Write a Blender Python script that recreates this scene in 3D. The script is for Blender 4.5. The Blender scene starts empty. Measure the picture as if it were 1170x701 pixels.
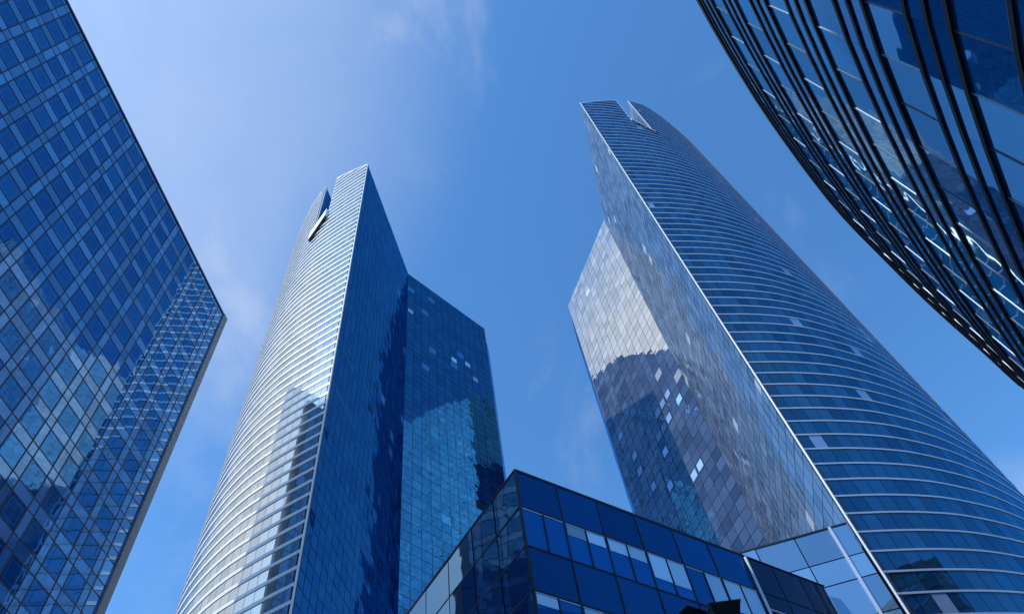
import bpy, bmesh, math, random
from mathutils import Vector, Matrix
random.seed(7)
sc = bpy.context.scene
R = math.radians

# ------------------------------------------------------------ camera
F, CX, CY, W0, VX, VY = 840.0, 585.0, 350.5, 1170.0, 481.0, -165.0
up = Vector((VX-CX, -(VY-CY), -F)).normalized()          # world up seen from the camera
fw = Vector((0, 0, -1)); yy = (fw - up*fw.dot(up)).normalized(); xx = yy.cross(up)
M = Matrix((xx, yy, up))                                  # camera -> world
cam = bpy.data.cameras.new('camera'); co = bpy.data.objects.new('camera', cam); sc.collection.objects.link(co)
cam.sensor_width = 36; cam.lens = F*36/W0; cam.clip_end = 5000; cam.clip_start = .1
co.matrix_world = Matrix.Translation((0, 0, 1.6)) @ M.to_4x4()
sc.camera = co

# ------------------------------------------------------------ sky and sun
SUN_AZ, SUN_EL = 235.5, 44.6
world = bpy.data.worlds.new('World'); sc.world = world; world.use_nodes = True
nt = world.node_tree; N = nt.nodes; L = nt.links
def nn(t, **k):
    n = N.new(t)
    for a, b in k.items(): setattr(n, a, b)
    return n
sky = nn('ShaderNodeTexSky', sky_type='NISHITA', sun_disc=False)
sky.sun_elevation = R(SUN_EL); sky.sun_rotation = R(SUN_AZ); sky.air_density = 1.0; sky.dust_density = .6; sky.ozone_density = 3.0
tint = nn('ShaderNodeMix', data_type='RGBA', blend_type='MULTIPLY'); tint.inputs[0].default_value = 1
L.new(sky.outputs[0], tint.inputs[6]); tint.inputs[7].default_value = (1.2, 2.18, 2.80, 1)
tc = nn('ShaderNodeTexCoord')
# bright haze veil high in the west, round the sun side
dot = nn('ShaderNodeVectorMath', operation='DOT_PRODUCT'); L.new(tc.outputs['Generated'], dot.inputs[0])
ha, he = R(-86), R(44)
dot.inputs[1].default_value = (math.sin(ha)*math.cos(he), math.cos(ha)*math.cos(he), math.sin(he))
mr = nn('ShaderNodeMapRange', interpolation_type='SMOOTHSTEP'); L.new(dot.outputs['Value'], mr.inputs[0])
mr.inputs[1].default_value = .90; mr.inputs[2].default_value = 1.0; mr.inputs[3].default_value = 0; mr.inputs[4].default_value = 1.2
nz = nn('ShaderNodeTexNoise'); nz.inputs['Scale'].default_value = 3.4; nz.inputs['Detail'].default_value = 7; nz.inputs['Roughness'].default_value = .55
nz.inputs['Distortion'].default_value = .5
mp = nn('ShaderNodeMapping'); L.new(tc.outputs['Generated'], mp.inputs[0]); mp.inputs['Scale'].default_value = (1.3, 1, .8); mp.inputs['Rotation'].default_value = (.4, .2, .9)
L.new(mp.outputs[0], nz.inputs[0])
cl = nn('ShaderNodeMapRange', interpolation_type='SMOOTHSTEP'); L.new(nz.outputs[0], cl.inputs[0])
cl.inputs[1].default_value = .52; cl.inputs[2].default_value = .78; cl.inputs[3].default_value = 0; cl.inputs[4].default_value = .22
sc1 = nn('ShaderNodeMath', operation='MULTIPLY_ADD'); L.new(nz.outputs[0], sc1.inputs[0]); sc1.inputs[1].default_value = .9; sc1.inputs[2].default_value = .5
dot2 = nn('ShaderNodeVectorMath', operation='DOT_PRODUCT'); L.new(tc.outputs['Generated'], dot2.inputs[0])
ha, he = R(-84), R(60)
dot2.inputs[1].default_value = (math.sin(ha)*math.cos(he), math.cos(ha)*math.cos(he), math.sin(he))
mr2 = nn('ShaderNodeMapRange', interpolation_type='SMOOTHSTEP'); L.new(dot2.outputs['Value'], mr2.inputs[0])
mr2.inputs[1].default_value = .82; mr2.inputs[2].default_value = 1.0; mr2.inputs[3].default_value = 0; mr2.inputs[4].default_value = .36
mxh = nn('ShaderNodeMath', operation='MAXIMUM'); L.new(mr.outputs[0], mxh.inputs[0]); L.new(mr2.outputs[0], mxh.inputs[1])
m1 = nn('ShaderNodeMath', operation='MULTIPLY'); L.new(mxh.outputs[0], m1.inputs[0]); L.new(sc1.outputs[0], m1.inputs[1])
m2 = nn('ShaderNodeMath', operation='ADD', use_clamp=True); L.new(m1.outputs[0], m2.inputs[0]); L.new(cl.outputs[0], m2.inputs[1])
haze = nn('ShaderNodeMix', data_type='RGBA'); L.new(m2.outputs[0], haze.inputs[0]); L.new(tint.outputs[2], haze.inputs[6])
haze.inputs[7].default_value = (9.0, 9.5, 10.3, 1)
bg = N['Background']; L.new(haze.outputs[2], bg.inputs[0]); bg.inputs[1].default_value = .1

sun = bpy.data.lights.new('sun', 'SUN'); so = bpy.data.objects.new('sun', sun); sc.collection.objects.link(so)
sun.energy = 3.6; sun.angle = R(.5); sun.color = (1, .965, .92)
sd = Vector((math.sin(R(SUN_AZ))*math.cos(R(SUN_EL)), math.cos(R(SUN_AZ))*math.cos(R(SUN_EL)), math.sin(R(SUN_EL))))
so.rotation_euler = sd.to_track_quat('Z', 'Y').to_euler(); so.location = sd*300
sc.view_settings.view_transform = 'Standard'; sc.view_settings.look = 'None'; sc.view_settings.exposure = 0; sc.view_settings.gamma = 1
sc.render.engine = 'CYCLES'; sc.cycles.max_bounces = 8; sc.cycles.glossy_bounces = 6
sc.cycles.sample_clamp_indirect = 6; sc.cycles.use_denoising = True

# ------------------------------------------------------------ materials
def new_mat(name):
    m = bpy.data.materials.new(name); m.use_nodes = True
    t = m.node_tree
    for n in list(t.nodes):
        if n.type != 'OUTPUT_MATERIAL': t.nodes.remove(n)
    return m, t, t.nodes['Material Output']
def glass(name, base, tint, ior=2.6, rough=.02, wave=.25, wscale=.35, inset=None, spark=None, sv=.97):
    """coated facade glass: dark body, tinted mirror coat by Fresnel, slightly wavy panes"""
    m, t, out = new_mat(name); n = t.nodes; l = t.links
    tcn = n.new('ShaderNodeTexCoord')
    no = n.new('ShaderNodeTexNoise'); no.inputs['Scale'].default_value = wscale; no.inputs['Detail'].default_value = 2
    l.new(tcn.outputs['Object'], no.inputs[0])
    bp = n.new('ShaderNodeBump'); bp.inputs['Strength'].default_value = wave; bp.inputs['Distance'].default_value = .05
    l.new(no.outputs[0], bp.inputs['Height'])
    fr = n.new('ShaderNodeFresnel'); fr.inputs[0].default_value = ior
    df = n.new('ShaderNodeBsdfDiffuse')
    at = n.new('ShaderNodeAttribute'); at.attribute_name = 'pane'           # one random value for each pane
    mx = n.new('ShaderNodeMix'); mx.data_type = 'RGBA'; l.new(at.outputs['Fac'], mx.inputs[0])
    mx.inputs[6].default_value = tuple(c*.6 for c in base)+(1,); mx.inputs[7].default_value = tuple(c*1.5 for c in base)+(1,)
    body = mx.outputs[2]
    if spark:                                              # a few panes have a pale blind drawn behind them
        gt = n.new('ShaderNodeMath'); gt.operation = 'GREATER_THAN'; l.new(at.outputs['Fac'], gt.inputs[0]); gt.inputs[1].default_value = sv
        ms_ = n.new('ShaderNodeMix'); ms_.data_type = 'RGBA'; l.new(gt.outputs[0], ms_.inputs[0]); l.new(body, ms_.inputs[6]); ms_.inputs[7].default_value = tuple(spark)+(1,)
        body = ms_.outputs[2]
    l.new(body, df.inputs[0])
    gl = n.new('ShaderNodeBsdfGlossy'); gl.inputs['Roughness'].default_value = rough
    if inset:                                              # the lighter inner frame line of each window pane
        uv = n.new('ShaderNodeTexCoord'); sx = n.new('ShaderNodeSeparateXYZ'); l.new(uv.outputs['UV'], sx.inputs[0])
        def mth(op, *v):
            q = n.new('ShaderNodeMath'); q.operation = op
            for i_, x_ in enumerate(v):
                if isinstance(x_, (int, float)): q.inputs[i_].default_value = x_
                else: l.new(x_, q.inputs[i_])
            return q.outputs[0]
        ex = mth('SUBTRACT', .5, mth('ABSOLUTE', mth('SUBTRACT', sx.outputs[0], .5)))
        ey = mth('SUBTRACT', .5, mth('ABSOLUTE', mth('SUBTRACT', sx.outputs[1], .5)))
        ed = mth('MINIMUM', ex, ey); ln = mth('MULTIPLY', mth('GREATER_THAN', ed, .13), mth('LESS_THAN', ed, .16))
        m3 = n.new('ShaderNodeMix'); m3.data_type = 'RGBA'; l.new(ln, m3.inputs[0]); l.new(mx.outputs[2], m3.inputs[6]); m3.inputs[7].default_value = tuple(inset)+(1,)
        l.new(m3.outputs[2], df.inputs[0])
    m2_ = n.new('ShaderNodeMix'); m2_.data_type = 'RGBA'; l.new(at.outputs['Fac'], m2_.inputs[0])
    m2_.inputs[6].default_value = tuple(c*.9 for c in tint)+(1,); m2_.inputs[7].default_value = tuple(min(1, c*1.08) for c in tint)+(1,)
    l.new(m2_.outputs[2], gl.inputs[0])
    l.new(bp.outputs[0], gl.inputs['Normal'])
    ms = n.new('ShaderNodeMixShader'); l.new(fr.outputs[0], ms.inputs[0]); l.new(df.outputs[0], ms.inputs[1]); l.new(gl.outputs[0], ms.inputs[2])
    l.new(ms.outputs[0], out.inputs[0])
    return m
def solid(name, col, rough=.5, metal=0, var=.12, scale=3):
    m, t, out = new_mat(name); n = t.nodes; l = t.links
    p = n.new('ShaderNodeBsdfPrincipled'); l.new(p.outputs[0], out.inputs[0])
    tcn = n.new('ShaderNodeTexCoord'); no = n.new('ShaderNodeTexNoise'); no.inputs['Scale'].default_value = scale; no.inputs['Detail'].default_value = 5
    l.new(tcn.outputs['Object'], no.inputs[0])
    mx = n.new('ShaderNodeMix'); mx.data_type = 'RGBA'; l.new(no.outputs[0], mx.inputs[0])
    mx.inputs[6].default_value = tuple(c*(1-var) for c in col)+(1,); mx.inputs[7].default_value = tuple(min(1, c*(1+var)) for c in col)+(1,)
    l.new(mx.outputs[2], p.inputs['Base Color']); p.inputs['Roughness'].default_value = rough; p.inputs['Metallic'].default_value = metal
    return m
MT = dict(
    blue=glass('blue_coated_glass', (.012, .03, .07), (.36, .66, 1.0), 4.5),
    drum=glass('drum_tower_glass', (.008, .09, .22), (.52, .80, 1.0), 6.5, wave=.35),
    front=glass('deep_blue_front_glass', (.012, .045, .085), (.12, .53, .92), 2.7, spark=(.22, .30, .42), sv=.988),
    pale=glass('brightened_front_glass', (.09, .10, .12), (.90, .96, 1.0), 9.0, rough=.06),  # same glass as front, brightened for the sun and haze it mirrors
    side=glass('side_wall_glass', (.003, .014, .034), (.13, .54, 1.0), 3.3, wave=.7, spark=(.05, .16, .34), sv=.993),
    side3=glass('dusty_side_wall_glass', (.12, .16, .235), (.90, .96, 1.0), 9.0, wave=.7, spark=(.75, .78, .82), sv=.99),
    light=glass('light_spandrel_glass', (.05, .15, .33), (.48, .74, 1.0), 4.2, rough=.03),
    podium=glass('podium_glass', (.12, .24, .42), (.55, .8, 1.0), 3.2, rough=.02),
    win=glass('dark_window_glass', (.006, .03, .07), (.16, .50, 1.0), 4.2, inset=(.04, .12, .24)),
    low=glass('opaque_blue_glass', (.005, .055, .20), (.08, .45, 1.0), 1.8, rough=.06, wave=.1),
    lowwin=glass('office_window_glass', (.008, .11, .38), (.1, .5, 1.0), 1.8, wave=.1),
    blind=glass('blind_behind_glass', (.58, .78, 1.0), (.5, .8, 1.0), 2.0, rough=.1),
    wallblind=glass('blind_pane_glass', (.30, .48, .80), (.6, .8, 1.0), 1.8, rough=.1),
    black=glass('black_glass', (.004, .006, .012), (.2, .35, .6), 1.7, rough=.05),
    band=solid('band_metal', (.44, .50, .60), .35, .2), white=solid('white_metal', (.72, .75, .80), .35), edge=solid('pale_edge_metal', (.62, .68, .78), .3, .2),
    dark=solid('dark_frame', (.008, .012, .025), .5), blk=solid('black_fin', (.002, .002, .003), .6),
    grey=solid('grey_metal', (.13, .14, .16), .45, .3), stone=solid('grey_stone', (.34, .32, .31), .8),
    roof=solid('roof_gravel', (.3, .3, .3), .9), alu=solid('aluminium', (.5, .52, .58), .35, .5),
    paving=solid('stone_paving', (.32, .31, .30), .8, var=.2, scale=.4))

# ------------------------------------------------------------ helpers
def link(name, bm, mat, parent=None, base=(0, 0, 0)):
    me = bpy.data.meshes.new(name); bm.normal_update(); bm.to_mesh(me); bm.free()
    me.materials.append(mat)
    o = bpy.data.objects.new(name, me); sc.collection.objects.link(o)
    if parent: o.parent = parent
    return o
def thing(name, label, cat, group=None):
    o = bpy.data.objects.new(name, None); sc.collection.objects.link(o)
    o['label'] = label; o['category'] = cat
    if group: o['group'] = group
    return o
def bez(pts, step):
    """Catmull-Rom through pts then resampled to equal steps"""
    P = [Vector(p) for p in pts]; P = [P[0]*2-P[1]] + P + [P[-1]*2-P[-2]]
    out = []
    for i in range(1, len(P)-2):
        for k in range(24):
            t = k/24
            a, b, c, d = P[i-1], P[i], P[i+1], P[i+2]
            out.append(.5*((2*b)+(c-a)*t+(2*a-5*b+4*c-d)*t*t+(3*b-a-3*c+d)*t**3))
    out.append(P[-2])
    ln = [0]
    for a, b in zip(out, out[1:]): ln.append(ln[-1]+(b-a).length)
    n = max(1, round(ln[-1]/step)); res = []; j = 0
    for k in range(n+1):
        s = ln[-1]*k/n
        while j < len(ln)-2 and ln[j+1] < s: j += 1
        f = (s-ln[j])/max(1e-9, ln[j+1]-ln[j]); res.append(out[j].lerp(out[j+1], f))
    return res
def nor(a, b, side):
    d = (b-a).normalized(); return Vector((d.y, -d.x))*side      # side=+1: right of travel
def pane(bm, lay, a, b, z0, z1, n, off=.03, gap=.03, tilt=.25, val=None, zc=None):
    d = (b-a).normalized(); w = (b-a).length; g = min(gap, w*.2)
    a2 = a+d*g; b2 = b-d*g; z0 += gap; z1 -= gap
    ax = math.tan(R(random.gauss(0, tilt))); ay = math.tan(R(random.gauss(0, tilt)))
    hz, hw = (z1-z0)/2, w/2; vs = []
    for (p, s, z, q) in ((a2, -1, z0, -1), (b2, 1, z0, -1), (b2, 1, z1, 1), (a2, -1, z1, 1)):
        o_ = off + ax*hz*q + ay*hw*s; v = p+n*o_; vs.append(bm.verts.new((v.x, v.y, min(z, zc[0] if s < 0 else zc[1]) if zc else z)))
    f = bm.faces.new(vs); f.normal_update()
    if f.normal.x*n.x+f.normal.y*n.y < 0: f.normal_flip()
    f[lay] = random.random() if val is None else val
    uvl = bm.loops.layers.uv.verify()
    for lp in f.loops: lp[uvl].uv = ((0, 0), (1, 0), (1, 1), (0, 1))[vs.index(lp.vert)]
def strip(name, path, z0, z1, side, mat, parent, off=.03, gap=.03, tilt=.25, skip=None, dense=None, zmax=None):
    bm = bmesh.new(); lay = bm.faces.layers.float.new('pane'); k = 0
    rows = dense or [(z0, z1)]
    for (r0, r1) in rows:
        for i, (a, b) in enumerate(zip(path, path[1:])):
            if (b-a).length < .05 or (skip and skip(i, r0, r1)): continue
            pane(bm, lay, a, b, r0, r1, nor(a, b, side), off, gap, tilt, zc=zmax(i) if zmax else None); k += 1
    if not k: bm.free(); return None
    return link(name, bm, mat, parent)
def offset_path(path, d, side):
    out = []
    for i, p in enumerate(path):
        n = Vector((0, 0))
        if i: n += nor(path[i-1], p, side)
        if i < len(path)-1: n += nor(p, path[i+1], side)
        out.append(p+n.normalized()*d)
    return out
def rail(bm, path, z0, z1, d0, d1, side, drop=None):
    """a solid bar of section (d0..d1) x (z0..z1) along path"""
    A = offset_path(path, d0, side); B = offset_path(path, d1, side); rings = []
    for a, b in zip(A, B):
        rings.append([bm.verts.new(v) for v in ((a.x, a.y, z0), (b.x, b.y, z0), (b.x, b.y, z1), (a.x, a.y, z1))])
    for r, s in zip(rings, rings[1:]):
        for k in range(4): bm.faces.new((r[k], r[(k+1) % 4], s[(k+1) % 4], s[k]))
    bm.faces.new(rings[0][::-1]); bm.faces.new(rings[-1])
    bmesh.ops.recalc_face_normals(bm, faces=bm.faces)
def rail_obj(name, path, z0, z1, d0, d1, side, mat, parent):
    bm = bmesh.new(); rail(bm, path, z0, z1, d0, d1, side); return link(name, bm, mat, parent)
def prism(name, poly, z0, z1, mat, parent=None):
    bm = bmesh.new(); f = bm.faces.new([bm.verts.new((p[0], p[1], z0)) for p in poly])
    r = bmesh.ops.extrude_face_region(bm, geom=[f])
    bmesh.ops.translate(bm, vec=(0, 0, z1-z0), verts=[v for v in r['geom'] if isinstance(v, bmesh.types.BMVert)])
    bmesh.ops.recalc_face_normals(bm, faces=bm.faces); return link(name, bm, mat, parent)
def split(a, b, n):
    a, b = Vector(a), Vector(b); return [a.lerp(b, i/n) for i in range(n+1)]
def V2(az, d): return Vector((math.sin(R(az)), math.cos(R(az))))*d
def box_bm(bm, c, s, rot=None):
    m = Matrix.Translation(c) @ (rot or Matrix.Identity(4)) @ Matrix.Diagonal((*s, 1)); bmesh.ops.create_cube(bm, size=1, matrix=m)

# ------------------------------------------------------------ ground
bm = bmesh.new(); bmesh.ops.create_grid(bm, x_segments=8, y_segments=8, size=2500)
g = link('ground', bm, MT['paving']); g['kind'] = 'structure'

# ------------------------------------------------------------ the two twin towers
PITCH = 2.03; TOP = 167.0
def twin(label, P, C, B, front, back, side, notchL, notchR, zl, zr, chdir, curve_mats, wall_mat, crown, sillh, blinds):
    """P sharp corner, C crease, B end of the angled wing; front: curved facade from P; side: +1 outward is right of travel from P along the curve"""
    T = thing('skyscraper', label, 'skyscraper', 'twin glass skyscrapers')
    n = int(TOP/PITCH); z_of = lambda k: TOP-PITCH*k
    P, C, B = Vector(P), Vector(C), Vector(B)
    curve = bez(front, 1.36)
    cl_ = [0]
    for a, b in zip(curve, curve[1:]): cl_.append(cl_[-1]+(b-a).length)
    def ztop(i):                                             # the roofline rises to the notch and falls again behind it
        s_ = cl_[max(0, min(i, len(cl_)-1))]
        for (s0, h0), (s1, h1) in zip(crown, crown[1:]):
            if s_ <= s1: return h0+(h1-h0)*max(0, s_-s0)/(s1-s0)
        return crown[-1][1]
    CT = max(h for _, h in crown)
    # index of the notch on the curve (nearest points)
    iL = min(range(len(curve)), key=lambda i: (curve[i]-Vector(notchL)).length)
    iR = min(range(len(curve)), key=lambda i: (curve[i]-Vector(notchR)).length)
    ia, ib = min(iL, iR), max(iL, iR); za, zb = (zl, zr) if iL < iR else (zr, zl)
    def znotch(i):
        if i < ia or i >= ib: return None
        return za+(zb-za)*((i+.5-ia)/(ib-ia))
    fac = link('curved_facade', bmesh.new(), MT['dark'], T)
    # dark backing behind the panes, cut out at the notch
    bm = bmesh.new(); A = offset_path(curve, -.02, side); I = offset_path(curve, -.35, side)
    for i in range(len(curve)-1):
        zt = ztop(i)-.02; ze = ztop(i+1)-.02; zn = znotch(i)
        if zn is not None: zt = ze = zn
        v = [bm.verts.new((q.x, q.y, z)) for z, q in ((0, A[i]), (0, A[i+1]), (0, I[i+1]), (0, I[i]), (zt, A[i]), (ze, A[i+1]), (ze, I[i+1]), (zt, I[i]))]
        for f in ((0, 1, 5, 4), (2, 3, 7, 6), (4, 5, 6, 7), (1, 2, 6, 5), (3, 0, 4, 7)): bm.faces.new([v[k] for k in f])
    bmesh.ops.recalc_face_normals(bm, faces=bm.faces); bm.to_mesh(fac.data); bm.free()
    glassm, ledgem, ledge_h, ledge_d = curve_mats
    for k in range(-int((CT-TOP)/PITCH)-1, n+1):
        z1 = z_of(k); z0 = max(0, z1-PITCH)
        if z1 < .5: continue
        cut = lambda i, r0, r1: (znotch(i) is not None and znotch(i) < r1-.3) or ztop(i) < r0+.4
        zm = lambda i: (ztop(i)-.05, ztop(i+1)-.05)
        runs, cur = [], []
        for i in range(len(curve)-1):
            if cut(i, z0, z1) or ztop(i) < z1-.2:
                if len(cur) > 1: runs.append(cur)
                cur = []
            else:
                if not cur: cur = [curve[i]]
                cur.append(curve[i+1])
        if len(cur) > 1: runs.append(cur)
        for r in runs: rail_obj('ledge', r, z1-ledge_h, z1, -.01, ledge_d, side, ledgem, fac)
        gr, cur = [], []
        for i in range(len(curve)-1):
            if cut(i, z0, z1):
                if cur: gr.append(cur)
                cur = []
            else: cur.append(i)
        if cur: gr.append(cur)
        for g_ in gr:
            strip('glass_strip', curve[g_[0]:g_[-1]+2], z0+.02, z1-ledge_h-.02, side, glassm, fac, tilt=.16, gap=.025, zmax=lambda i, o=g_[0]: zm(i+o))
    # coping that follows the sloping roofline
    for lo, hi in ((0, ia), (ib, len(curve)-1)):
        bm = bmesh.new(); O = offset_path(curve, ledge_d, side); rings = []
        for i in range(lo, hi+1):
            z = ztop(i); rings.append([bm.verts.new((q.x, q.y, h)) for q, h in ((I[i], z-.3), (O[i], z-.3), (O[i], z+.15), (I[i], z+.15))])
        for r, t in zip(rings, rings[1:]):
            for k in range(4): bm.faces.new((r[k], r[(k+1) % 4], t[(k+1) % 4], t[k]))
        bmesh.ops.recalc_face_normals(bm, faces=bm.faces); link('coping', bm, ledgem, fac)
    # flat walls
    for nm, a, b, cols in (('side_wall', P, C, 18), ('angled_wall', C, B, 12)):
        path = split(a, b, cols); s = -side
        w = rail_obj(nm, [a, b], 0, TOP-.02, -.35, -.03, s, MT['dark'], T)
        for k in range(0, 42):
            z1 = TOP-2*PITCH*k; z0 = max(0, z1-2*PITCH)
            if z1 < .5: continue
            strip('glass_strip', path, z0, z1, s, wall_mat, w, tilt=.42, gap=.045, dense=[(z0, (z0+z1)/2), ((z0+z1)/2, z1)])
        if nm == 'angled_wall':                              # pale blinds drawn behind single panes
            for (c_, r_) in blinds:
                u, v = path[c_], path[c_+1]; zb_ = TOP-PITCH*r_
                strip('window_blind', [u+(v-u)*.12, v-(v-u)*.15], zb_-PITCH*.85, zb_-.15, s, MT['wallblind'], w, off=.07, gap=.01, tilt=.05)
    # rear (never faces the camera of the photo): plain strips
    rear = bez(back, 4.0); rw = rail_obj('rear_wall', rear, 0, TOP-.02, -.35, -.03, side, MT['dark'], T)
    for k in range(21):
        z1 = TOP-4*PITCH*k; z0 = max(0, z1-4*PITCH)
        if z1 > .5: strip('glass_strip', rear, z0, z1, side, MT['blue'], rw, gap=.08, tilt=.2)
    # corner trims
    for nm, p, d in (('sharp_edge_trim', P, .17), ('wing_corner_trim', B, .08)):
        c = p; q = [c+V2(a, d*.7) for a in (0, 60, 120, 180, 240, 300)]; prism(nm, [tuple(v) for v in q], 0, TOP+.25, MT['edge'] if p is P else MT['dark'], T)
    # roof around the notch channel
    ch = V2(chdir, 17); Lp, Rp = curve[ia], curve[ib]
    inner = offset_path(curve, -.36, side)
    poly = [inner[i] for i in range(ia+1)] + [Lp+ch, Rp+ch] + [inner[i] for i in range(ib, len(inner))] + [p for p in rear[1:]] + [C]
    cen = sum(poly, Vector((0, 0)))/len(poly); poly = [p+(cen-p).normalized()*1.3 for p in poly]
    prism('roof', [tuple(p) for p in poly], min(h for _, h in crown)-1.5, min(h for _, h in crown)-1.0, MT['roof'], T)
    # notch channel: two side walls, back wall, sloping floor
    cn = bpy.data.objects.new('roof_notch', bpy.data.meshes.new('roof_notch')); sc.collection.objects.link(cn); cn.parent = T
    bm = bmesh.new()
    fl = [(Lp.x, Lp.y, za), (Rp.x, Rp.y, zb), (Rp.x+ch.x, Rp.y+ch.y, zb+3), (Lp.x+ch.x, Lp.y+ch.y, za+3)]
    f = bm.faces.new([bm.verts.new(v) for v in fl]); r = bmesh.ops.extrude_face_region(bm, geom=[f])
    bmesh.ops.translate(bm, vec=(0, 0, -.4), verts=[v for v in r['geom'] if isinstance(v, bmesh.types.BMVert)])
    bmesh.ops.recalc_face_normals(bm, faces=bm.faces); bm.to_mesh(cn.data); bm.free(); cn.data.materials.append(MT['dark'])
    for a, zz, sg in ((Lp, za, 1), (Rp, zb, -1)):
        TW = ztop(ia if a is Lp else ib)
        other = Rp if a is Lp else Lp
        nn_ = (other-a); dd = ch.normalized(); nv = nn_-dd*nn_.dot(dd); nv.normalize()
        path = split(a, a+ch, 8); sd_ = 1 if nor(a, a+ch, 1).dot(nv) > 0 else -1
        rail_obj('notch_wall', [a, a+ch], zz-1, TW-.05, -.3, -.03, sd_, MT['dark'], cn)
        rows = []; z = zz
        while z < TW-.3: rows.append((z, min(TW-.1, z+PITCH))); z += PITCH
        strip('notch_glazing', path, 0, 0, sd_, wall_mat, cn, tilt=.2, dense=rows)
        bm = bmesh.new(); rail(bm, [a, a+dd*.5], zz-.4, TW+.1, -.05, .12, sd_); link('notch_edge', bm, MT['edge'], cn)
    bm = bmesh.new(); rail(bm, [Lp+ch, Rp+ch], min(za, zb), TOP-.05, -.2, .2, 1); link('notch_back_wall', bm, MT['dark'], cn)
    # white sloping sill panel below the notch and a black lip painted in for its shadow
    op = offset_path(curve, .1, side); oo = offset_path(curve, .25+sillh*.15, side)
    for nm, h0, h1, mt in (('sill_panel', -.1, sillh, MT['white']), ('sill_shadow_lip', -.3-sillh*.13, -.12, MT['blk'])):
        bm = bmesh.new(); q = []
        for i in (ia, ib):
            zz = za if i == ia else zb
            for (w, z) in ((op[i], zz+h0), (oo[i], zz+h0), (oo[i], zz+h1), (op[i], zz+h1)): q.append(bm.verts.new((w.x, w.y, z)))
        for f in ((0, 1, 5, 4), (1, 2, 6, 5), (2, 3, 7, 6), (3, 0, 4, 7), (0, 3, 2, 1), (4, 5, 6, 7)): bm.faces.new([q[k] for k in f])
        bmesh.ops.recalc_face_normals(bm, faces=bm.faces); link(nm, bm, mt, cn)
    return T, curve, iL, iR

P3, C3, B3 = (24.6, 53.3), (27.0, 83.6), (14.8, 106.6)
front3 = [P3, (29.5, 54.5), (34.2, 56.1), (37.8, 57.9), (41.2, 60.0), (44.3, 62.5), (47.2, 65.2), (49.9, 68.2), (52.2, 71.4), (54.4, 76), (55.8, 81), (56.2, 87), (55.4, 94), (53.5, 100)]
back3 = [(53.5, 100), (50.5, 106), (46, 111), (41, 117), (30, 123), (17.6, 123.5), B3]
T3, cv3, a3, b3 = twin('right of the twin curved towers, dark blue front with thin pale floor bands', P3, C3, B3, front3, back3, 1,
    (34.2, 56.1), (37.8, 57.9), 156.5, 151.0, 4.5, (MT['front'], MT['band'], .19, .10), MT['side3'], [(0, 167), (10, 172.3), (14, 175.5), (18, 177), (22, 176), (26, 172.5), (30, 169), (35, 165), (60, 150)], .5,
    [(1, 33), (2, 31), (2, 40), (3, 31), (3, 33), (3, 40), (4, 31), (4, 33), (5, 33), (5, 35), (9, 31), (9, 33), (10, 27), (8, 36), (6, 38), (7, 43)])
P2, C2, B2 = (-26.3, 57.5), (-24.2, 87.6), (-8.5, 108.5)
front2 = [P2, (-31, 59.3), (-35.5, 61.3), (-38.9, 63.4), (-42.1, 65.9), (-44.9, 68.6), (-47.4, 71.6), (-49.5, 74.9), (-51.3, 79), (-52.3, 84), (-52.4, 90), (-51, 97)]
back2 = [(-51, 97), (-48, 105), (-43, 112), (-38, 119), (-26, 125), (-10.6, 124.5), B2]
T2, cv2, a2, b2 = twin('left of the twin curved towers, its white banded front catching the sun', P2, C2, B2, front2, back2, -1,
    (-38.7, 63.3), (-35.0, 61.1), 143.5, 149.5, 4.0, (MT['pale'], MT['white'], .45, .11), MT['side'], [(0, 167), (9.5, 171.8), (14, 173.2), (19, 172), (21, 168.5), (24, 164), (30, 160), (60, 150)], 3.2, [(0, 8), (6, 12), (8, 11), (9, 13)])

# ------------------------------------------------------------ left office tower (T1)
T1 = thing('office_tower', 'flat blue glass office tower on the left with a diagonal looking grid', 'office tower')
d1 = V2(2, 1); c1 = Vector((-43.0, 53.5))
def q1(y): return c1+d1*((y-53.5)/math.cos(R(2)))
H1 = 99.6; S1 = -98
fac1 = rail_obj('grid_facade', [q1(S1), q1(52.5)], 0, H1, -.4, -.05, 1, MT['dark'], T1)
narrow, wide = [], []
y = 7.5
while y > S1+4: y -= 3.26
ys = []
while y < 50.5:
    ys.append(y); y += 3.262
edges = ys+[53.0]
zk = 45.85+3.78*14
rowz = []
while zk > 2: rowz.append(zk); zk -= 3.78
for k, zs in enumerate(rowz):
    # spandrel row zs..zs+1.28 (from the floor line up), window row below it
    wz0, wz1 = zs-2.5, zs
    sp_top = min(zs+1.28, H1-.02)
    bm = bmesh.new(); lay = bm.faces.layers.float.new('pane'); bw = bmesh.new(); lw = bw.faces.layers.float.new('pane'); bf = bmesh.new()
    for y0, y1 in zip(edges, edges[1:]):
        a, m, b = q1(y0), q1(y0+.97), q1(y1); n = nor(a, b, 1)
        pane(bm, lay, a, m, zs, sp_top, n, gap=.03, tilt=.12); pane(bm, lay, m, b, zs, sp_top, n, gap=.03, tilt=.12)
        if wz0 > 0:
            last = y1 > 52.5
            pane(bm, lay, a, m, wz0, wz1, n, gap=.03, tilt=.12)
            pane(bm if last else bw, lay if last else lw, m, b, wz0, wz1, n, gap=.04, tilt=.15)
    link('spandrel_strip', bm, MT['light'], fac1); w = link('window_strip', bw, MT['win'], fac1); bf.free()
    rail_obj('transom', [q1(S1), q1(52.6)], zs-.06, zs+.06, -.01, .05, 1, MT['dark'], fac1)
    rail_obj('transom', [q1(S1), q1(52.6)], sp_top-.05, sp_top+.05, -.01, .05, 1, MT['dark'], fac1)
for y0 in ys:
    for yy_, w_ in ((y0, .11), (y0+.97, .11)):
        if -40 < yy_: rail_obj('mullion', [q1(yy_-w_/2), q1(yy_+w_/2)], 0, H1, -.02, .07, 1, MT['dark'], fac1)
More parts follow.
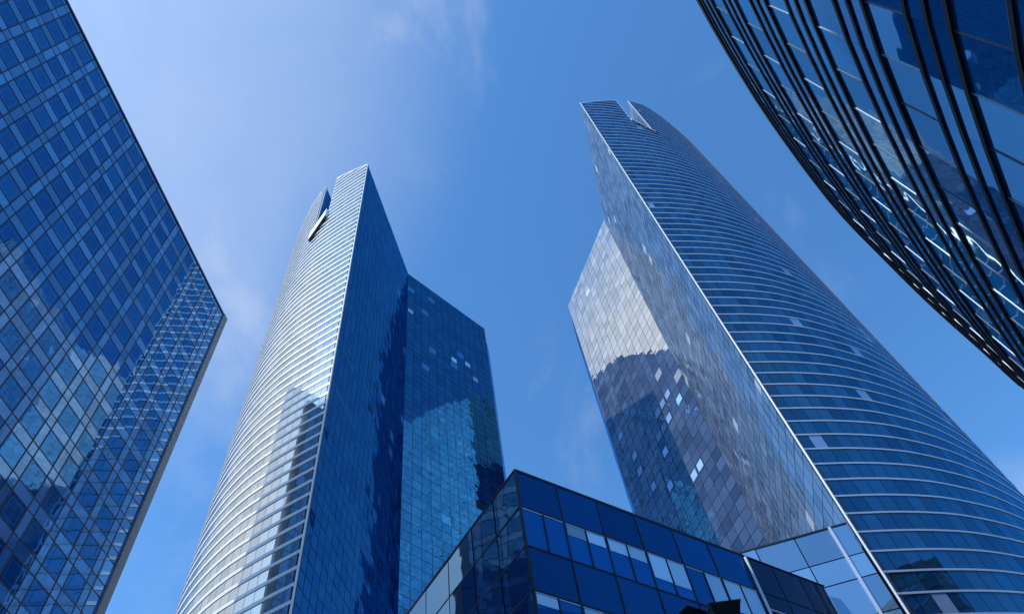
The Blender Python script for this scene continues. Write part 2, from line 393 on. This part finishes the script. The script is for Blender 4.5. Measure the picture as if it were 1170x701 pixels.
rail_obj('corner_column', [q1(52.55), q1(53.6)], 0, H1+.3, -1.0, .25, 1, MT['grey'], T1)
rail_obj('parapet', [q1(S1), q1(52.55)], H1, H1+.35, -.4, .15, 1, MT['dark'], T1)
na = q1(53.3)+V2(222, .9); nw = na+V2(222, 42)             # the end wall runs back at a sharp angle
nf = rail_obj('end_wall', [na, nw], 0, H1-.02, -.4, -.05, 1, MT['dark'], T1)
endp = split(na, nw, 20)
for k in range(26):
    z1 = H1-3.78*k; strip('glass_strip', endp, max(0, z1-3.78), z1, 1, MT['light'], nf, gap=.06, tilt=.2, dense=[(max(.05, z1-3.78), max(.1, z1-1.28)), (max(.1, z1-1.28), z1)])
prism('building_core', [tuple(q1(51.3)+V2(-88, .45)), tuple(q1(S1)+V2(-88, .5)), tuple(q1(S1)+V2(-88, 29)), tuple(nw+V2(150, .8))], 0, H1-1, MT['grey'], T1)

# ------------------------------------------------------------ curved tower at upper right (T4)
T4 = thing('curved_tower', 'rounded tower at upper right ringed by groups of three black fins', 'office tower')
f4 = [(-2, -34), (4.6, -20), (9.0, -7), (11.4, 1.5), (12.8, 6), (14.5, 9.85), (16.6, 13.9), (19.3, 18.6), (23.7, 25.3), (27.9, 30.6), (32.3, 35.9), (37.7, 42), (41.3, 46.1), (42.9, 46.9), (45.2, 46.0), (49, 41.5), (54, 34), (59, 26)]
p4 = bez(f4, 1.95); z4 = 46.7
body4 = rail_obj('curved_facade', p4, 0, z4-.05, -.4, -.04, -1, MT['dark'], T4)
prism('roof', [tuple(p) for p in offset_path(p4, -.5, -1)]+[(50, -20)], z4-1.2, z4-.8, MT['roof'], T4)
for k in range(10):
    zt = 46.0-4.66*k
    if zt < 3: break
    rowsn = [(zt-1.02, zt-.02), (zt-2.07, zt-1.07)]
    tall = (max(.1, zt-4.64), zt-2.12)
    strip('narrow_glass_strip', p4, 0, 0, -1, MT['drum'], body4, off=.06, gap=.004, tilt=.06, dense=rowsn)
    strip('tall_glass_strip', p4, 0, 0, -1, MT['drum'], body4, gap=.02, tilt=.08, dense=[tall])
    for dz in (0, 1.05, 2.1):
        rail_obj('black_fin', p4, zt-dz-.11, zt-dz+.08, -.02, .125, -1, MT['blk'], body4)
        rail_obj('fin_pale_strip', p4, zt-dz+.08, zt-dz+.13, -.02, .10, -1, MT['alu'], body4)  # pale strip along the top of each fin
for i in range(1, len(p4)-1):
    d = (p4[i+1]-p4[i-1]).normalized()*.022
    rail_obj('mullion', [p4[i]-d, p4[i]+d], 0, z4-.3, 0, .055, -1, MT['alu' if i % 2 else 'grey'], body4)
rail_obj('parapet', p4, z4-.25, z4+.25, -.3, .18, -1, MT['blk'], T4)

# ------------------------------------------------------------ low glass building in the middle
S = 1.75
LB = thing('low_building', 'low blue glass building in front with a sharp corner and blinds in its windows', 'building')
K0 = Vector((-1.1*S, 19.6*S)); hR = V2(49, 1); hL = V2(-40, 1); zt = 1.6+20.03*S; rh = 1.735*S
KE = K0+hR*28.7; KW = K0+hL*27
core = prism('building_core', [tuple(K0+V2(4.5, .7)), tuple(KE-V2(49, .3)+V2(-41, .6)), tuple(KE+V2(-41, 12)), tuple(KW+V2(49, 16)), tuple(KW+V2(50, .6))], 0, zt-.4, MT['dark'], LB)
rf = rail_obj('right_facade', [K0, KE], 0, zt, -.35, -.05, 1, MT['dark'], LB)
lf = rail_obj('left_facade', [K0, KW], 0, zt, -.35, -.05, -1, MT['dark'], LB)
tR = [0, 3.2, 6.45, 9.75, 13.1, 16.4, 19.8]
def one_pane(nm, a, b, z0, z1, side, mat, parent, off=.03, gap=.05, tilt=.15):
    return strip(nm, [a, b], z0, z1, side, mat, parent, off=off, gap=gap, tilt=tilt)
for r in range(12):
    z1 = zt-rh*r-.05; z0 = max(.1, z1-rh)
    if z1 < 1: break
    for j, (t0, t1) in enumerate(zip(tR, tR[1:])):
        a, b = K0+hR*t0, K0+hR*t1
        if r % 2 == 0: one_pane('spandrel_panel', a, b, z0, z1, 1, MT['low'], rf)
        else:
            w = one_pane('window', a, b, z0, z1, 1, MT['lowwin'], rf)
            m_ = a.lerp(b, .5)
            rail_obj('head_frame', [a+hR*.1, b-hR*.1], z1-.20, z1-.12, .02, .07, 1, MT['edge'], w)
            drop = {0: (0, 0), 1: (.32, .32), 2: (.34, .34), 3: (.7, .72), 4: (0, .93), 5: (.9, .95)}[j] if r == 1 else ((.25, 0), (.5, .5), (0, .3))[(j+r) % 3]
            for q, (u, v) in enumerate(((a+hR*.12, m_-hR*.06), (m_+hR*.06, b-hR*.16))):
                if drop[q]: one_pane('blind', u, v, z1-.22-(rh-.35)*drop[q], z1-.22, 1, MT['blind'], w, off=.055, gap=.01, tilt=.02)
            rail_obj('centre_mullion', [m_-hR*.04, m_+hR*.04], z0+.05, z1-.05, .02, .1, 1, MT['dark'], w)
    rail_obj('transom', [K0, K0+hR*19.6], z1-.05, z1+.04, -.03, .07, 1, MT['dark'], rf)
    # black glass bay on the far end
    for (t0, t1) in ((20.1, 22.9), (22.9, 25.8), (25.8, 28.6)):
        one_pane('black_panel', K0+hR*t0, K0+hR*t1, z0, z1, 1, MT['black'], rf)
    tl = [0, 2.9, 5.85, 9.3, 12.7, 16.1, 19.6, 23.2, 26.9]
    for j, (t0, t1) in enumerate(zip(tl, tl[1:])):
        one_pane('glass_panel', K0+hL*t0, K0+hL*t1, z0, z1, -1, MT['blue'], lf, tilt=.25)
    rail_obj('transom', [K0, KW], z1-.05, z1+.05, -.03, .06, -1, MT['dark'], lf)
for t in tR[1:-1]:
    rail_obj('mullion', [K0+hR*(t-.05), K0+hR*(t+.05)], 0, zt, -.03, .08, 1, MT['dark'], rf)
rail_obj('pipe_rail', [K0+hR*20.0, KE], zt-rh*1.02-1.6, zt-rh*1.02-1.5, .12, .2, 1, MT['edge'], rf)
bm = bmesh.new(); c = K0+hR*19.95+V2(139, .22)
bmesh.ops.create_cone(bm, cap_ends=True, segments=12, radius1=.11, radius2=.11, depth=zt-.3, matrix=Matrix.Translation((c.x, c.y, (zt-.3)/2))); link('downpipe', bm, MT['white'], LB)
prism('corner_post', [tuple(K0+V2(a, .11)) for a in (0, 60, 120, 180, 240, 300)], 0, zt+.05, MT['dark'], LB)
rail_obj('parapet_cap', [K0, KE], zt, zt+.08, -.35, .09, 1, MT['dark'], LB)
rail_obj('parapet_cap', [K0, KW], zt, zt+.08, -.35, .08, -1, MT['dark'], LB)
rb = K0+hR*8.4+V2(-41, 3.4)
prism('plant_box', [tuple(rb), tuple(rb+hR*2.4), tuple(rb+hR*2.4+V2(-41, 2)), tuple(rb+V2(-41, 2))], zt-.4, zt+3.6, MT['dark'], LB)

# ------------------------------------------------------------ podium glass box at the foot of the right twin
PD = thing('podium_block', 'pale blue glass podium block at the foot of the right twin tower', 'building')
pe = Vector((24.25, 53.25)); hd = V2(-83.3, 1)
tp = [0, 1.5, 4.6, 8.0, 11.4, 14.0]; zr = [42.05, 39.05, 36.97, 33.78, 31.2, 28.4, 25.6, 22.8, 20, 17, 14, 11, 8, 5, .1]
pf = rail_obj('glass_front', [pe, pe+hd*14], 0, 42, -.35, -.05, -1, MT['dark'], PD)
for z1, z0 in zip(zr, zr[1:]):
    for t0, t1 in zip(tp, tp[1:]): one_pane('glass_panel', pe+hd*t0, pe+hd*t1, z0, z1, -1, MT['podium'], pf, gap=.05, tilt=.3)
rail_obj('corner_mullion', [pe+hd*1.4, pe+hd*1.62], 0, 42.1, -.02, .18, -1, MT['edge'], PD)
rail_obj('top_rail', [pe, pe+hd*14], 42.0, 42.15, -.35, .1, -1, MT['dark'], PD)
prism('podium_core', [tuple(pe+V2(0, .5)+hd*.3), tuple(pe+V2(0, .5)+hd*14), tuple(pe+V2(0, 9)+hd*14), tuple(pe+V2(0, 9)+hd*.1)], 0, 41.7, MT['dark'], PD)

# ------------------------------------------------------------ black lamp heads at the bottom edge
def street_lamp(px, py, dist, size, yaw, label):
    v = M @ Vector((px-CX, -(py-CY), -F)); v *= dist/math.hypot(v.x, v.y); p = v+Vector((0, 0, 1.6))
    t = thing('street_lamp', label, 'street lamp', 'black street lamps'); t.location = (p.x, p.y, 0)
    bm = bmesh.new(); bmesh.ops.create_cone(bm, cap_ends=True, segments=16, radius1=.09, radius2=.05, depth=p.z-.5, matrix=Matrix.Translation((0, 0, (p.z-.5)/2))); link('pole', bm, MT['blk'], t)
    u = V2(yaw, 1); w = Vector((-u.y, u.x)); bm = bmesh.new(); vs = []      # flared head: wide flat top, narrow foot
    for z, h in ((p.z-size*.9, size*.17), (p.z, size*.5)):
        for a_, b_ in ((-1, -1), (1, -1), (1, 1), (-1, 1)):
            q = u*a_*h+w*b_*h*.8; vs.append(bm.verts.new((q.x, q.y, z)))
    for f in ((0, 1, 2, 3), (4, 5, 6, 7), (0, 1, 5, 4), (1, 2, 6, 5), (2, 3, 7, 6), (3, 0, 4, 7)): bm.faces.new([vs[k] for k in f])
    bmesh.ops.recalc_face_normals(bm, faces=bm.faces); link('lamp_head', bm, MT['blk'], t)
    bm = bmesh.new(); box_bm(bm, (0, 0, p.z+.015), (size*1.03, size*.83, .03), Matrix.Rotation(R(90-yaw), 4, 'Z')); link('lamp_cap', bm, MT['blk'], t)
street_lamp(827, 697, 11, .50, 84, 'black street lamp head with flared top below the blinds')
street_lamp(790, 703, 12.2, .45, 50, 'black street lamp farther left, only its tip in view')
